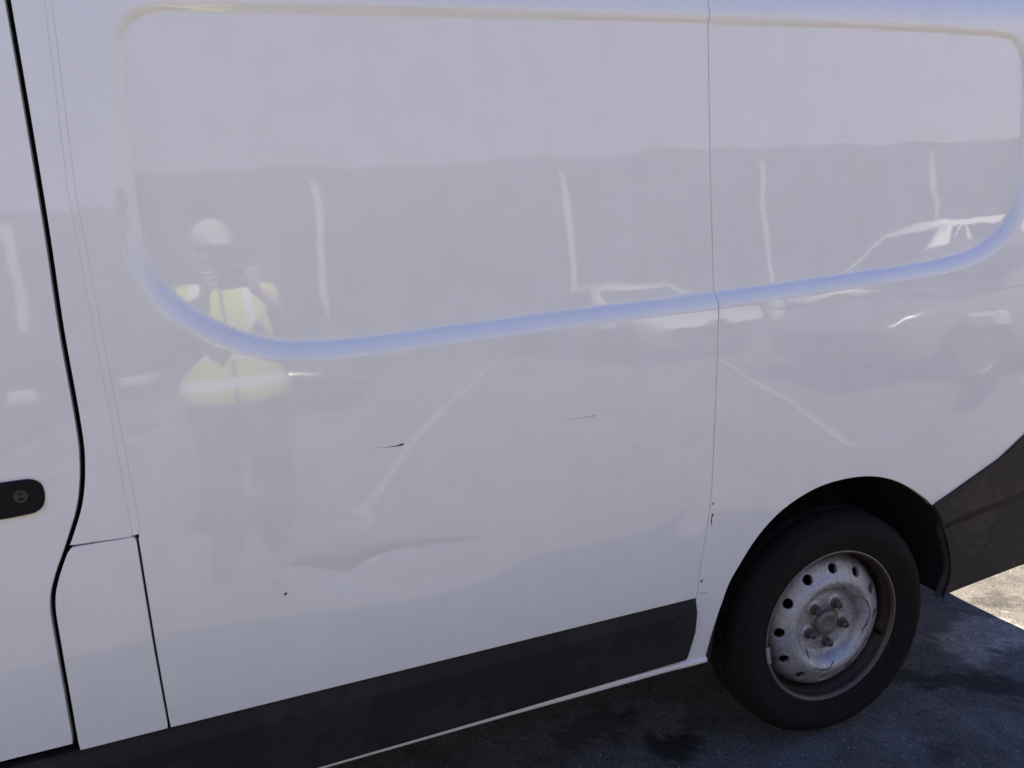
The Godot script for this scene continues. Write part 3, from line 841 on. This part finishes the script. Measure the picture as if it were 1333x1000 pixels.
# ---------------------------------------------------------------- what the paint mirrors
# Tapered capsules joined smoothly on a grid and meshed as surface nets. bones: [from, to, radius, radius]
func flesh(b: Buf, bones: Array, cell: float, k: float, xf: Transform3D, color: Callable, clips := []) -> void:
	var lo := Vector3.ONE * 1e9; var hi := -lo
	for e in bones:
		var r: float = maxf(e[2], e[3]) + k + cell * 3
		lo = lo.min((e[0] as Vector3).min(e[1]) - Vector3.ONE * r); hi = hi.max((e[0] as Vector3).max(e[1]) + Vector3.ONE * r)
	var n := Vector3i(((hi - lo) / cell).ceil()) + Vector3i.ONE
	var f := PackedFloat32Array()
	f.resize(n.x * n.y * n.z)
	f.fill(1.0)
	for e in bones:
		var p0: Vector3 = e[0]; var p1: Vector3 = e[1]
		var r: float = maxf(e[2], e[3]) + k + cell * 2
		var c0 := Vector3i(((p0.min(p1) - Vector3.ONE * r - lo) / cell).floor()).max(Vector3i.ZERO)
		var c1 := Vector3i(((p0.max(p1) + Vector3.ONE * r - lo) / cell).ceil()).min(n - Vector3i.ONE)
		var d := p1 - p0
		var dd := maxf(d.length_squared(), 1e-9)
		for z in range(c0.z, c1.z + 1):
			for y in range(c0.y, c1.y + 1):
				for x in range(c0.x, c1.x + 1):
					var p := lo + Vector3(x, y, z) * cell
					var t := clampf((p - p0).dot(d) / dd, 0.0, 1.0)
					var v: float = p.distance_to(p0 + d * t) - lerpf(e[2], e[3], t)
					var at := (z * n.y + y) * n.x + x
					var h := maxf(k - absf(f[at] - v), 0.0) / k
					f[at] = minf(f[at], v) - h * h * k * 0.25
	if clips.size():
		for z in n.z:
			for y in n.y:
				for x in n.x:
					var at := (z * n.y + y) * n.x + x
					for c in clips: f[at] = maxf(f[at], (c as Plane).distance_to(lo + Vector3(x, y, z) * cell))
	var ids := {}
	var off := [0, 1, n.x, n.x + 1, n.x * n.y, n.x * n.y + 1, n.x * n.y + n.x, n.x * n.y + n.x + 1]
	for z in n.z - 1:
		for y in n.y - 1:
			for x in n.x - 1:
				var at := (z * n.y + y) * n.x + x
				var m := 0
				for q in 8:
					if f[at + off[q]] < 0.0: m |= 1 << q
				if m == 0 or m == 255: continue
				var sum := Vector3.ZERO; var cnt := 0
				for e in [[0, 1], [2, 3], [4, 5], [6, 7], [0, 2], [1, 3], [4, 6], [5, 7], [0, 4], [1, 5], [2, 6], [3, 7]]:
					var u: float = f[at + off[e[0]]]; var w: float = f[at + off[e[1]]]
					if (u < 0.0) == (w < 0.0): continue
					var t := u / (u - w)
					sum += Vector3(e[0] & 1, (e[0] >> 1) & 1, e[0] >> 2).lerp(Vector3(e[1] & 1, (e[1] >> 1) & 1, e[1] >> 2), t)
					cnt += 1
				var g := Vector3(f[at + off[1]] + f[at + off[3]] + f[at + off[5]] + f[at + off[7]] - f[at] - f[at + off[2]] - f[at + off[4]] - f[at + off[6]],
					f[at + off[2]] + f[at + off[3]] + f[at + off[6]] + f[at + off[7]] - f[at] - f[at + off[1]] - f[at + off[4]] - f[at + off[5]],
					f[at + off[4]] + f[at + off[5]] + f[at + off[6]] + f[at + off[7]] - f[at] - f[at + off[1]] - f[at + off[2]] - f[at + off[3]]).normalized()
				var p := lo + (Vector3(x, y, z) + sum / cnt) * cell
				ids[at] = b.add(xf * p, (xf.basis * g).normalized(), color.call(p))
	for at in ids:
		for ax in [[1, n.x, n.x * n.y], [n.x, n.x * n.y, 1], [n.x * n.y, 1, n.x]]:
			if (f[at] < 0.0) == (f[at + ax[0]] < 0.0): continue
			var q := [at, at - ax[1], at - ax[1] - ax[2], at - ax[2]]
			if ids.has(q[1]) and ids.has(q[2]) and ids.has(q[3]): b.quad(ids[q[0]], ids[q[1]], ids[q[2]], ids[q[3]])

func photographer() -> void:
	var t := thing("person", "person in pale cap and yellow high-visibility vest taking a picture of the van", "person")
	var V := func(x: float, y: float, z: float) -> Vector3: return Vector3(x, y, z)
	var plain := func(c: Color) -> Callable: return func(_p: Vector3) -> Color: return c
	var skin_m := mat(Color(1, 1, 1), 0.55); skin_m.subsurf_scatter_enabled = true; skin_m.subsurf_scatter_strength = 0.1
	var cloth := mat(Color(1, 1, 1), 0.9)
	var flesh_tone := Color(0.46, 0.27, 0.19)
	var pelvis := Vector3(-1.47, 0.97, 1.90); var chest := Vector3(-1.47, 1.30, 1.90); var neck := Vector3(-1.475, 1.46, 1.89)
	var torso := [[pelvis + Vector3(-0.07, 0, 0), pelvis + Vector3(0.07, 0, 0), 0.125, 0.125], [Vector3(-1.53, 1.10, 1.90), Vector3(-1.41, 1.10, 1.90), 0.115, 0.115], [Vector3(-1.55, 1.30, 1.895), Vector3(-1.39, 1.30, 1.895), 0.125, 0.125], [Vector3(-1.62, 1.39, 1.89), Vector3(-1.32, 1.39, 1.89), 0.07, 0.07], [pelvis, chest, 0.13, 0.13]]
	var sh := [Vector3(-1.655, 1.385, 1.89), Vector3(-1.285, 1.385, 1.89)]
	var el := [Vector3(-1.73, 1.17, 1.79), Vector3(-1.20, 1.17, 1.79)]
	var wr := [Vector3(-1.555, 1.385, 1.645), Vector3(-1.270, 1.385, 1.645)]
	var arms := []
	for s in 2:
		arms.append([sh[s], el[s], 0.054, 0.042]); arms.append([el[s], wr[s], 0.041, 0.029])
	var legs := []
	for e in [[-1.56, -1.585, -1.60], [-1.38, -1.365, -1.345]]:
		legs.append([Vector3(e[0], 0.93, 1.90), Vector3(e[1], 0.50, 1.885), 0.088, 0.06])
		legs.append([Vector3(e[1], 0.50, 1.885), Vector3(e[2], 0.10, 1.92), 0.058, 0.04])
		legs.append([Vector3(e[2], 0.06, 1.93), Vector3(e[2], 0.05, 1.75), 0.045, 0.035])
	var b := Buf.new()
	flesh(b, torso + arms + legs + [[neck, Vector3(-1.478, 1.555, 1.88), 0.058, 0.052]], 0.016, 0.04, Transform3D.IDENTITY, plain.call(flesh_tone))
	# head, facing the van
	var hx := Transform3D(Basis.from_euler(Vector3(-0.12, -0.30, 0)), Vector3(-1.48, 1.600, 1.865))
	var face := func(p: Vector3) -> Color:
		if p.z < -0.07 and absf(p.y + 0.048) < 0.007 and absf(p.x) < 0.024: return Color(0.36, 0.15, 0.12)
		if p.z < -0.06 and absf(p.y - 0.032) < 0.005 and absf(absf(p.x) - 0.032) < 0.018: return Color(0.10, 0.06, 0.04)
		return flesh_tone
	flesh(b, [[Vector3(0, 0.045, 0.018), Vector3(0, 0.045, -0.012), 0.078, 0.076], [Vector3(0, 0.0, -0.02), Vector3(0, -0.065, -0.045), 0.062, 0.036], [Vector3(-0.03, -0.01, -0.045), Vector3(0.03, -0.01, -0.045), 0.034, 0.034], [Vector3(0, 0.018, -0.084), Vector3(0, -0.018, -0.101), 0.010, 0.014], [Vector3(-0.03, 0.036, -0.07), Vector3(0.03, 0.036, -0.07), 0.015, 0.015], [Vector3(-0.016, -0.048, -0.079), Vector3(0.016, -0.048, -0.079), 0.009, 0.009], [Vector3(-0.076, 0.012, 0.012), Vector3(-0.078, -0.018, 0.006), 0.014, 0.010], [Vector3(0.076, 0.012, 0.012), Vector3(0.078, -0.018, 0.006), 0.014, 0.010], [Vector3(0, -0.03, 0.015), Vector3(0, -0.12, 0.02), 0.055, 0.056]], 0.005, 0.012, hx, face)
	for s in [-1.0, 1.0]:
		flesh(b, [[Vector3(s * 0.031, 0.012, -0.074), Vector3(s * 0.031, 0.012, -0.0745), 0.0125, 0.0125]], 0.004, 0.002, hx, func(p: Vector3) -> Color: return Color(0.05, 0.035, 0.03) if Vector2(p.x - s * 0.031, p.y - 0.012).length() < 0.006 else Color(0.7, 0.68, 0.66))
	# hands round the ends of the phone: palm, four unequal bent fingers in front, thumb behind
	var fwd := Vector3(0.318, -0.213, -0.924); var rt := Vector3(0.944, 0.066, 0.324)
	var upv := rt.cross(fwd).normalized()
	var phone := Transform3D(Basis(rt, upv, -fwd), Vector3(-1.4103, 1.4779, 1.5116) - fwd * 0.034 - upv * 0.004)
	for s in [-1.0, 1.0]:
		var hb := [[Vector3(s * 0.105, -0.060, 0.040), Vector3(s * 0.100, 0.012, 0.030), 0.017, 0.014], [Vector3(s * 0.096, -0.058, 0.032), Vector3(s * 0.094, 0.0, 0.022), 0.015, 0.012], [phone.affine_inverse() * wr[0 if s < 0 else 1], Vector3(s * 0.102, -0.055, 0.038), 0.026, 0.021]]
		for q in 4:
			var y: float = [0.024, 0.006, -0.012, -0.029][q]
			var l: float = [0.9, 1.0, 0.95, 0.78][q]
			var k0 := Vector3(s * 0.104, y * 0.8, 0.022); var k1 := Vector3(s * (0.106 - 0.004 * q), y, -0.010); var k2 := Vector3(s * (0.104 - 0.024 * l), y + 0.002, -0.017); var k3 := Vector3(s * (0.104 - 0.044 * l), y + 0.001, -0.014)
			hb.append([k0, k1, 0.0095, 0.0088]); hb.append([k1, k2, 0.0086, 0.008]); hb.append([k2, k3, 0.008, 0.007])
		hb.append([Vector3(s * 0.098, -0.040, 0.036), Vector3(s * 0.082, -0.012, 0.026), 0.013, 0.0105]); hb.append([Vector3(s * 0.082, -0.012, 0.026), Vector3(s * 0.060, 0.004, 0.016), 0.0102, 0.0085])
		flesh(b, hb, 0.004, 0.006, phone, plain.call(flesh_tone))
	put("body", b, skin_m, t)
	# clothes
	var grow := func(bones: Array, by: float) -> Array:
		var o := []
		for e in bones: o.append([e[0], e[1], e[2] + by, e[3] + by])
		return o
	b = Buf.new()
	flesh(b, grow.call(torso + arms, 0.013), 0.015, 0.045, Transform3D.IDENTITY, plain.call(Color(0.02, 0.024, 0.04)), [Plane(Vector3(0, -1, 0), -0.86), Plane(Vector3.UP, 1.475)] + [Plane(Vector3(0.3, 0.5, -0.85).normalized(), Vector3(0.3, 0.5, -0.85).normalized().dot(Vector3(-1.41, 1.40, 1.655)))])
	put("jacket", b, cloth, t)
	b = Buf.new()
	var lime := Color(0.47, 0.55, 0.07); var band := Color(0.62, 0.63, 0.64)
	flesh(b, grow.call(torso, 0.030), 0.013, 0.045, Transform3D.IDENTITY, func(p: Vector3) -> Color: return band if (absf(p.y - 1.01) < 0.026 or absf(p.y - 1.16) < 0.026 or (p.y > 1.16 and absf(absf(p.x + 1.47) - 0.10) < 0.024)) else (Color(0.03, 0.03, 0.03) if absf(p.x + 1.47) < 0.006 and p.z < 1.9 else lime), [Plane(Vector3(0, -1, 0), -0.90), Plane(Vector3.UP, 1.475), Plane(Vector3(0, 1, -0.9).normalized(), Vector3(0, 1, -0.9).normalized().dot(Vector3(0, 1.43, 1.80)))])
	put("high_visibility_vest", b, cloth, t)
	b = Buf.new()
	flesh(b, grow.call([torso[0]] + [legs[0], legs[1], legs[3], legs[4]], 0.016), 0.015, 0.03, Transform3D.IDENTITY, plain.call(Color(0.025, 0.028, 0.038)), [Plane(Vector3.UP, 1.03), Plane(Vector3(0, -1, 0), -0.085)])
	put("trousers", b, cloth, t)
	for e in [legs[2], legs[5]]:
		b = Buf.new()
		flesh(b, [[e[0], e[1], e[2] + 0.012, e[3] + 0.014], [e[0], e[0] + Vector3(0, 0.08, -0.005), 0.052, 0.05]], 0.009, 0.02, Transform3D.IDENTITY, plain.call(Color(0.03, 0.022, 0.018)), [Plane(Vector3(0, -1, 0), -0.004)])
		put("boot", b, cloth, t)
	b = Buf.new()
	flesh(b, [[Vector3(0, 0.062, 0.016), Vector3(0, 0.062, -0.010), 0.086, 0.085]], 0.007, 0.01, hx, plain.call(Color(0.42, 0.41, 0.39)), [Plane(Vector3(0, -1, 0.25).normalized(), -0.045)])
	flesh(b, [[Vector3(-0.045, 0.060, -0.085), Vector3(-0.028, 0.048, -0.155), 0.009, 0.006], [Vector3(0.0, 0.066, -0.085), Vector3(0, 0.054, -0.165), 0.009, 0.006], [Vector3(0.045, 0.060, -0.085), Vector3(0.028, 0.048, -0.155), 0.009, 0.006], [Vector3(-0.028, 0.048, -0.155), Vector3(0.028, 0.048, -0.155), 0.006, 0.006], [Vector3(-0.022, 0.063, -0.085), Vector3(-0.014, 0.052, -0.160), 0.009, 0.006], [Vector3(0.022, 0.063, -0.085), Vector3(0.014, 0.052, -0.160), 0.009, 0.006]], 0.005, 0.02, hx, plain.call(Color(0.42, 0.41, 0.39)))
	put("cap", b, cloth, t)
	var ph := thing("camera_phone", "slim dark camera phone held sideways by the person facing the van", "phone", phone.origin)
	ph.basis = phone.basis
	b = Buf.new()
	b.bevel_box(Vector3(-0.088, -0.037, -0.004), Vector3(0.088, 0.037, 0.004), 0.002, Color(0.05, 0.05, 0.055))
	put("case", b, M.gloss_black, ph)
	b = Buf.new()
	b.box(Vector3(-0.083, -0.033, 0.0042), Vector3(0.083, 0.033, 0.0046))
	put("screen", b, M.glass, ph)
	b = Buf.new()
	b.lathe(PackedVector2Array([Vector2(0.0001, 0.0), Vector2(0.006, 0.0), Vector2(0.0075, 0.0012), Vector2(0.0075, 0.003)]), 20, Vector3(0.0, 0.004, -0.0068), Color(0.1, 0.1, 0.1))
	put("camera_lens", b, M.glass, ph)

# a parked car, nose towards -x, standing on y = 0
func car(label: String, paint_color: Color, at: Vector3, turn: float, tall := 0.0) -> Node3D:
	var t := thing("parked_car", label, "car", at, "cars parked in the yard")
	t.rotation.y = turn
	var pm: StandardMaterial3D = mat(paint_color, 0.3)
	pm.clearcoat_enabled = true; pm.clearcoat_roughness = 0.03
	# stations: x, underside, belt, half width
	var st := [[-2.05, 0.34, 0.62, 0.62], [-2.00, 0.26, 0.70, 0.72], [-1.85, 0.22, 0.78, 0.80], [-1.5, 0.20, 0.86, 0.845], [-1.0, 0.20, 0.925, 0.865], [-0.55, 0.20, 0.955, 0.875], [0.1, 0.20, 0.965, 0.875], [0.9, 0.20, 0.975, 0.87], [1.5, 0.22, 0.98, 0.85], [1.8, 0.26, 0.975, 0.81], [1.97, 0.32, 0.93, 0.74], [2.02, 0.36, 0.80, 0.69]]
	var b := Buf.new()
	var ring := func(s: Array) -> Array:
		var w: float = s[3]; var lo: float = s[1]; var hi: float = s[2] + tall * 0.35
		var o := []
		for q in [[0.0, lo], [0.86, lo], [0.96, lo + 0.07], [0.995, lo + 0.22], [1.0, lerpf(lo, hi, 0.62)], [0.985, lerpf(lo, hi, 0.86)], [0.95, hi - 0.02], [0.90, hi], [0.5, hi + 0.025], [0.0, hi + 0.035]]: o.append(Vector3(s[0], q[1], q[0] * w))
		for k in range(8, 0, -1): o.append(Vector3(o[k].x, o[k].y, -o[k].z))
		return o
	var prev := []
	for j in st.size():
		var pts: Array = ring.call(st[j])
		var ids := []
		for k in pts.size():
			var a: Vector3 = pts[(k + 1) % pts.size()] - pts[(k + pts.size() - 1) % pts.size()]
			var nn := Vector3(0, -a.z, a.y).normalized() * -1.0
			if nn.dot(pts[k] - Vector3(pts[k].x, 0.6, 0)) < 0.0: nn = -nn
			nn.x = -0.9 if j == 0 else (-0.4 if j < 3 else (0.9 if j == st.size() - 1 else (0.35 if j > st.size() - 4 else 0.0)))
			ids.append(b.add(pts[k], nn.normalized()))
		if j == 0 or j == st.size() - 1:
			for k in range(1, ids.size() - 1): b.tri(ids[0], ids[k], ids[k + 1])
		if prev.size():
			for k in ids.size(): b.quad(prev[k], prev[(k + 1) % ids.size()], ids[(k + 1) % ids.size()], ids[k])
		prev = ids
	put("body", b, pm, t)
	# cabin: belt line to roof line
	var hb := 0.95 + tall * 0.35; var hr := 1.46 + tall
	var cab := [[-1.02, -0.32, 0.80, 0.60], [-0.72, -0.22, 0.83, 0.63], [-0.1, -0.05, 0.835, 0.65], [0.75, 0.72, 0.83, 0.65], [1.45, 1.22, 0.80, 0.62], [1.86, 1.50, 0.74, 0.57]]
	b = Buf.new()
	var gl := []
	for s in [-1.0, 1.0]:
		for j in cab.size() - 1:
			var q: Array = cab[j]; var r: Array = cab[j + 1]
			var a0 := Vector3(q[0], hb, s * q[2]); var a1 := Vector3(r[0], hb, s * r[2])
			var c0 := Vector3(q[1], hr - (0.06 if j == 0 else 0.0), s * q[3]); var c1 := Vector3(r[1], hr - (0.05 if j == cab.size() - 2 else 0.0), s * r[3])
			var nn := (a1 - a0).cross(c0 - a0).normalized()
			if nn.z * s < 0: nn = -nn
			b.quad(b.add(a0, nn), b.add(a1, nn), b.add(c1, nn), b.add(c0, nn))
			if j >= 1 and j <= 3:
				var g := Buf.new()
				var o := nn * 0.004
				var f := func(u: float, v: float) -> Vector3: return a0.lerp(a1, u).lerp(c0.lerp(c1, u), v) + o
				g.quad(g.add(f.call(0.05, 0.08), nn), g.add(f.call(0.95, 0.08), nn), g.add(f.call(0.95, 0.88), nn), g.add(f.call(0.05, 0.88), nn))
				gl.append(["side_window", g])
	for j in cab.size() - 1:
		var q: Array = cab[j]; var r: Array = cab[j + 1]
		var y0 := hr - (0.06 if j == 0 else 0.0); var y1 := hr - (0.05 if j == cab.size() - 2 else 0.0)
		var k := [b.add(Vector3(q[1], y0, q[3]), Vector3(0, 0.6, 0.8)), b.add(Vector3(q[1], y0 + 0.035, 0), Vector3.UP), b.add(Vector3(q[1], y0, -q[3]), Vector3(0, 0.6, -0.8)), b.add(Vector3(r[1], y1, r[3]), Vector3(0, 0.6, 0.8)), b.add(Vector3(r[1], y1 + 0.035, 0), Vector3.UP), b.add(Vector3(r[1], y1, -r[3]), Vector3(0, 0.6, -0.8))]
		b.quad(k[0], k[3], k[4], k[1]); b.quad(k[1], k[4], k[5], k[2])
	for e in [[0, -1.0, "windscreen"], [5, 1.0, "rear_window"]]:
		var q: Array = cab[e[0]]
		var yr := hr - (0.06 if e[0] == 0 else 0.05)
		var nn := Vector3(e[1] * (yr - hb), absf(q[1] - q[0]), 0).normalized()
		var p := [Vector3(q[0], hb, -q[2]), Vector3(q[0], hb, q[2]), Vector3(q[1], yr, q[3]), Vector3(q[1], yr, -q[3])]
		b.quad(b.add(p[0], nn), b.add(p[1], nn), b.add(p[2], nn), b.add(p[3], nn))
		b.tri(b.add(p[2], nn), b.add(p[3], nn), b.add(Vector3(q[1], yr + 0.035, 0), nn))
		var g := Buf.new()
		var f := func(u: float, v: float) -> Vector3: return (p[0] as Vector3).lerp(p[1], u).lerp((p[3] as Vector3).lerp(p[2], u), v) + nn * 0.005
		g.quad(g.add(f.call(0.06, 0.06), nn), g.add(f.call(0.94, 0.06), nn), g.add(f.call(0.94, 0.94), nn), g.add(f.call(0.06, 0.94), nn))
		gl.append([e[2], g])
	put("cabin", b, pm, t)
	for g in gl: put(g[0], g[1], M.glass, t)
	for s in [-1.0, 1.0]:
		b = Buf.new()
		b.bevel_box(Vector3(-1.99, 0.60, s * 0.58 - 0.13), Vector3(-1.80, 0.74, s * 0.58 + 0.13), 0.03, Color.WHITE, Transform3D(Basis(Vector3.UP, s * 0.35), Vector3(-0.03, 0.015, 0)))
		put("headlight", b, M.clear_lens, t)
		b = Buf.new()
		b.bevel_box(Vector3(1.86, 0.66, s * 0.64 - 0.08), Vector3(2.0, 0.90, s * 0.64 + 0.08), 0.02)
		put("tail_lamp", b, M.lens, t)
		b = Buf.new()
		b.bevel_box(Vector3(-0.72, hb + 0.02, s * 0.98 - 0.10), Vector3(-0.62, hb + 0.14, s * 0.98 + 0.08), 0.025)
		put("wing_mirror", b, pm, t)
		for x in [-1.30, 1.25]:
			b = Buf.new()
			b.bar(Vector3(x, 0.33, s * 0.60), Vector3(x, 0.33, s * 0.868), 0.365, 0.365, 28)
			put("wheel_arch", b, M.inner, t)
			var w := Node3D.new(); w.name = "wheel"; t.add_child(w, true)
			w.position = Vector3(x, 0.31, s * 0.87); w.rotation.y = 0.0 if s > 0 else PI
			b = Buf.new()
			b.lathe(PackedVector2Array([Vector2(0.20, 0.012), Vector2(0.25, 0.022), Vector2(0.295, 0.012), Vector2(0.309, -0.01), Vector2(0.309, -0.16), Vector2(0.28, -0.18)]), 36)
			put("tyre", b, M.tyre, w)
			b = Buf.new()
			b.lathe(PackedVector2Array([Vector2(0.205, 0.012), Vector2(0.20, 0.014), Vector2(0.185, -0.004), Vector2(0.16, 0.004), Vector2(0.06, -0.012), Vector2(0.05, 0.002), Vector2(0.0001, 0.0)]), 36, Vector3.ZERO, Color(0.12, 0.12, 0.125))
			put("rim", b, M.rim, w)
	b = Buf.new()
	b.bevel_box(Vector3(-2.075, 0.40, -0.52), Vector3(-1.98, 0.54, 0.52), 0.02)
	put("grille", b, M.plastic, t)
	return t

func surroundings() -> void:
	photographer()
	car("white family car standing side-on in front of the fence behind the photographer", Color(0.78, 0.78, 0.77), Vector3(7.9, 0, 6.9), 0.08, 0.25)
	car("dark grey car parked nose out in the middle of the row by the fence", Color(0.05, 0.052, 0.056), Vector3(-1.1, 0, 8.0), -PI / 2 + 0.05)
	car("small pale grey car parked nose out near the white family car", Color(0.5, 0.5, 0.5), Vector3(3.6, 0, 8.1), -PI / 2 - 0.04, -0.16)
	car("dark blue car parked at the left end of the row by the fence", Color(0.02, 0.03, 0.07), Vector3(-4.4, 0, 7.7), -PI / 2 + 0.03)
	car("dull mauve car standing close behind the photographer", Color(0.14, 0.108, 0.112), Vector3(5.15, 0, 3.6), 0.04, -0.1)


func _ready() -> void:
	# --- camera, sky, sun, exposure
	var cam := Camera3D.new()
	cam.name = "camera"
	var yaw := 0.3316; var pitch := 0.21467; var roll := -0.0649
	var fwd := Vector3(sin(yaw) * cos(pitch), -sin(pitch), -cos(yaw) * cos(pitch))
	var right := Vector3(cos(yaw), 0, sin(yaw))
	var up := right.cross(fwd)
	var r2 := right * cos(roll) + up * sin(roll)
	var u2 := up * cos(roll) - right * sin(roll)
	cam.transform = Transform3D(Basis(r2, u2, -fwd), Vector3(-1.4103, 1.4779, 1.5116))
	cam.fov = 52.81
	cam.near = 0.02; cam.far = 1500.0
	add_child(cam)
	cam.current = true
	var env := Environment.new()
	env.background_mode = Environment.BG_SKY
	var sky := Sky.new()
	var sm := ProceduralSkyMaterial.new()
	sm.sky_top_color = Color(0.15, 0.335, 0.615)
	sm.sky_horizon_color = Color(0.952, 0.907, 0.872)
	sm.sky_curve = 0.24
	sm.sky_energy_multiplier = 0.70
	sm.ground_bottom_color = Color(0.30, 0.28, 0.26)
	sm.ground_horizon_color = Color(0.55, 0.58, 0.62)
	sm.sun_angle_max = 12.0
	sky.sky_material = sm
	env.sky = sky
	env.tonemap_mode = Environment.TONE_MAPPER_LINEAR
	env.tonemap_exposure = 4.95
	env.sdfgi_enabled = true; env.ssao_enabled = true; env.ssil_enabled = true
	var we := WorldEnvironment.new()
	we.name = "world_environment"
	we.environment = env
	add_child(we)
	var sun := DirectionalLight3D.new()
	sun.name = "sun"
	sun.light_energy = 1.6
	sun.light_color = Color(1.0, 0.955, 0.88)
	sun.light_angular_distance = 0.5
	sun.shadow_enabled = true
	add_child(sun)
	sun.look_at_from_position(Vector3.ZERO, Vector3(-0.05, -1.40, 1.0), Vector3.UP)
	# --- noises and materials
	wave.seed = 4; wave.frequency = 1.9; wave.fractal_octaves = 2
	fine.seed = 9; fine.frequency = 8.0; fine.fractal_octaves = 2
	mottle.seed = 12; mottle.frequency = 1.0; mottle.fractal_octaves = 4
	recess_poly = poly(curve(OUTLINE + [OUTLINE[0]], 4).slice(0, -1))
	materials()
	# --- structure, van, surroundings
	ground()
	fence()
	van()
	surroundings()
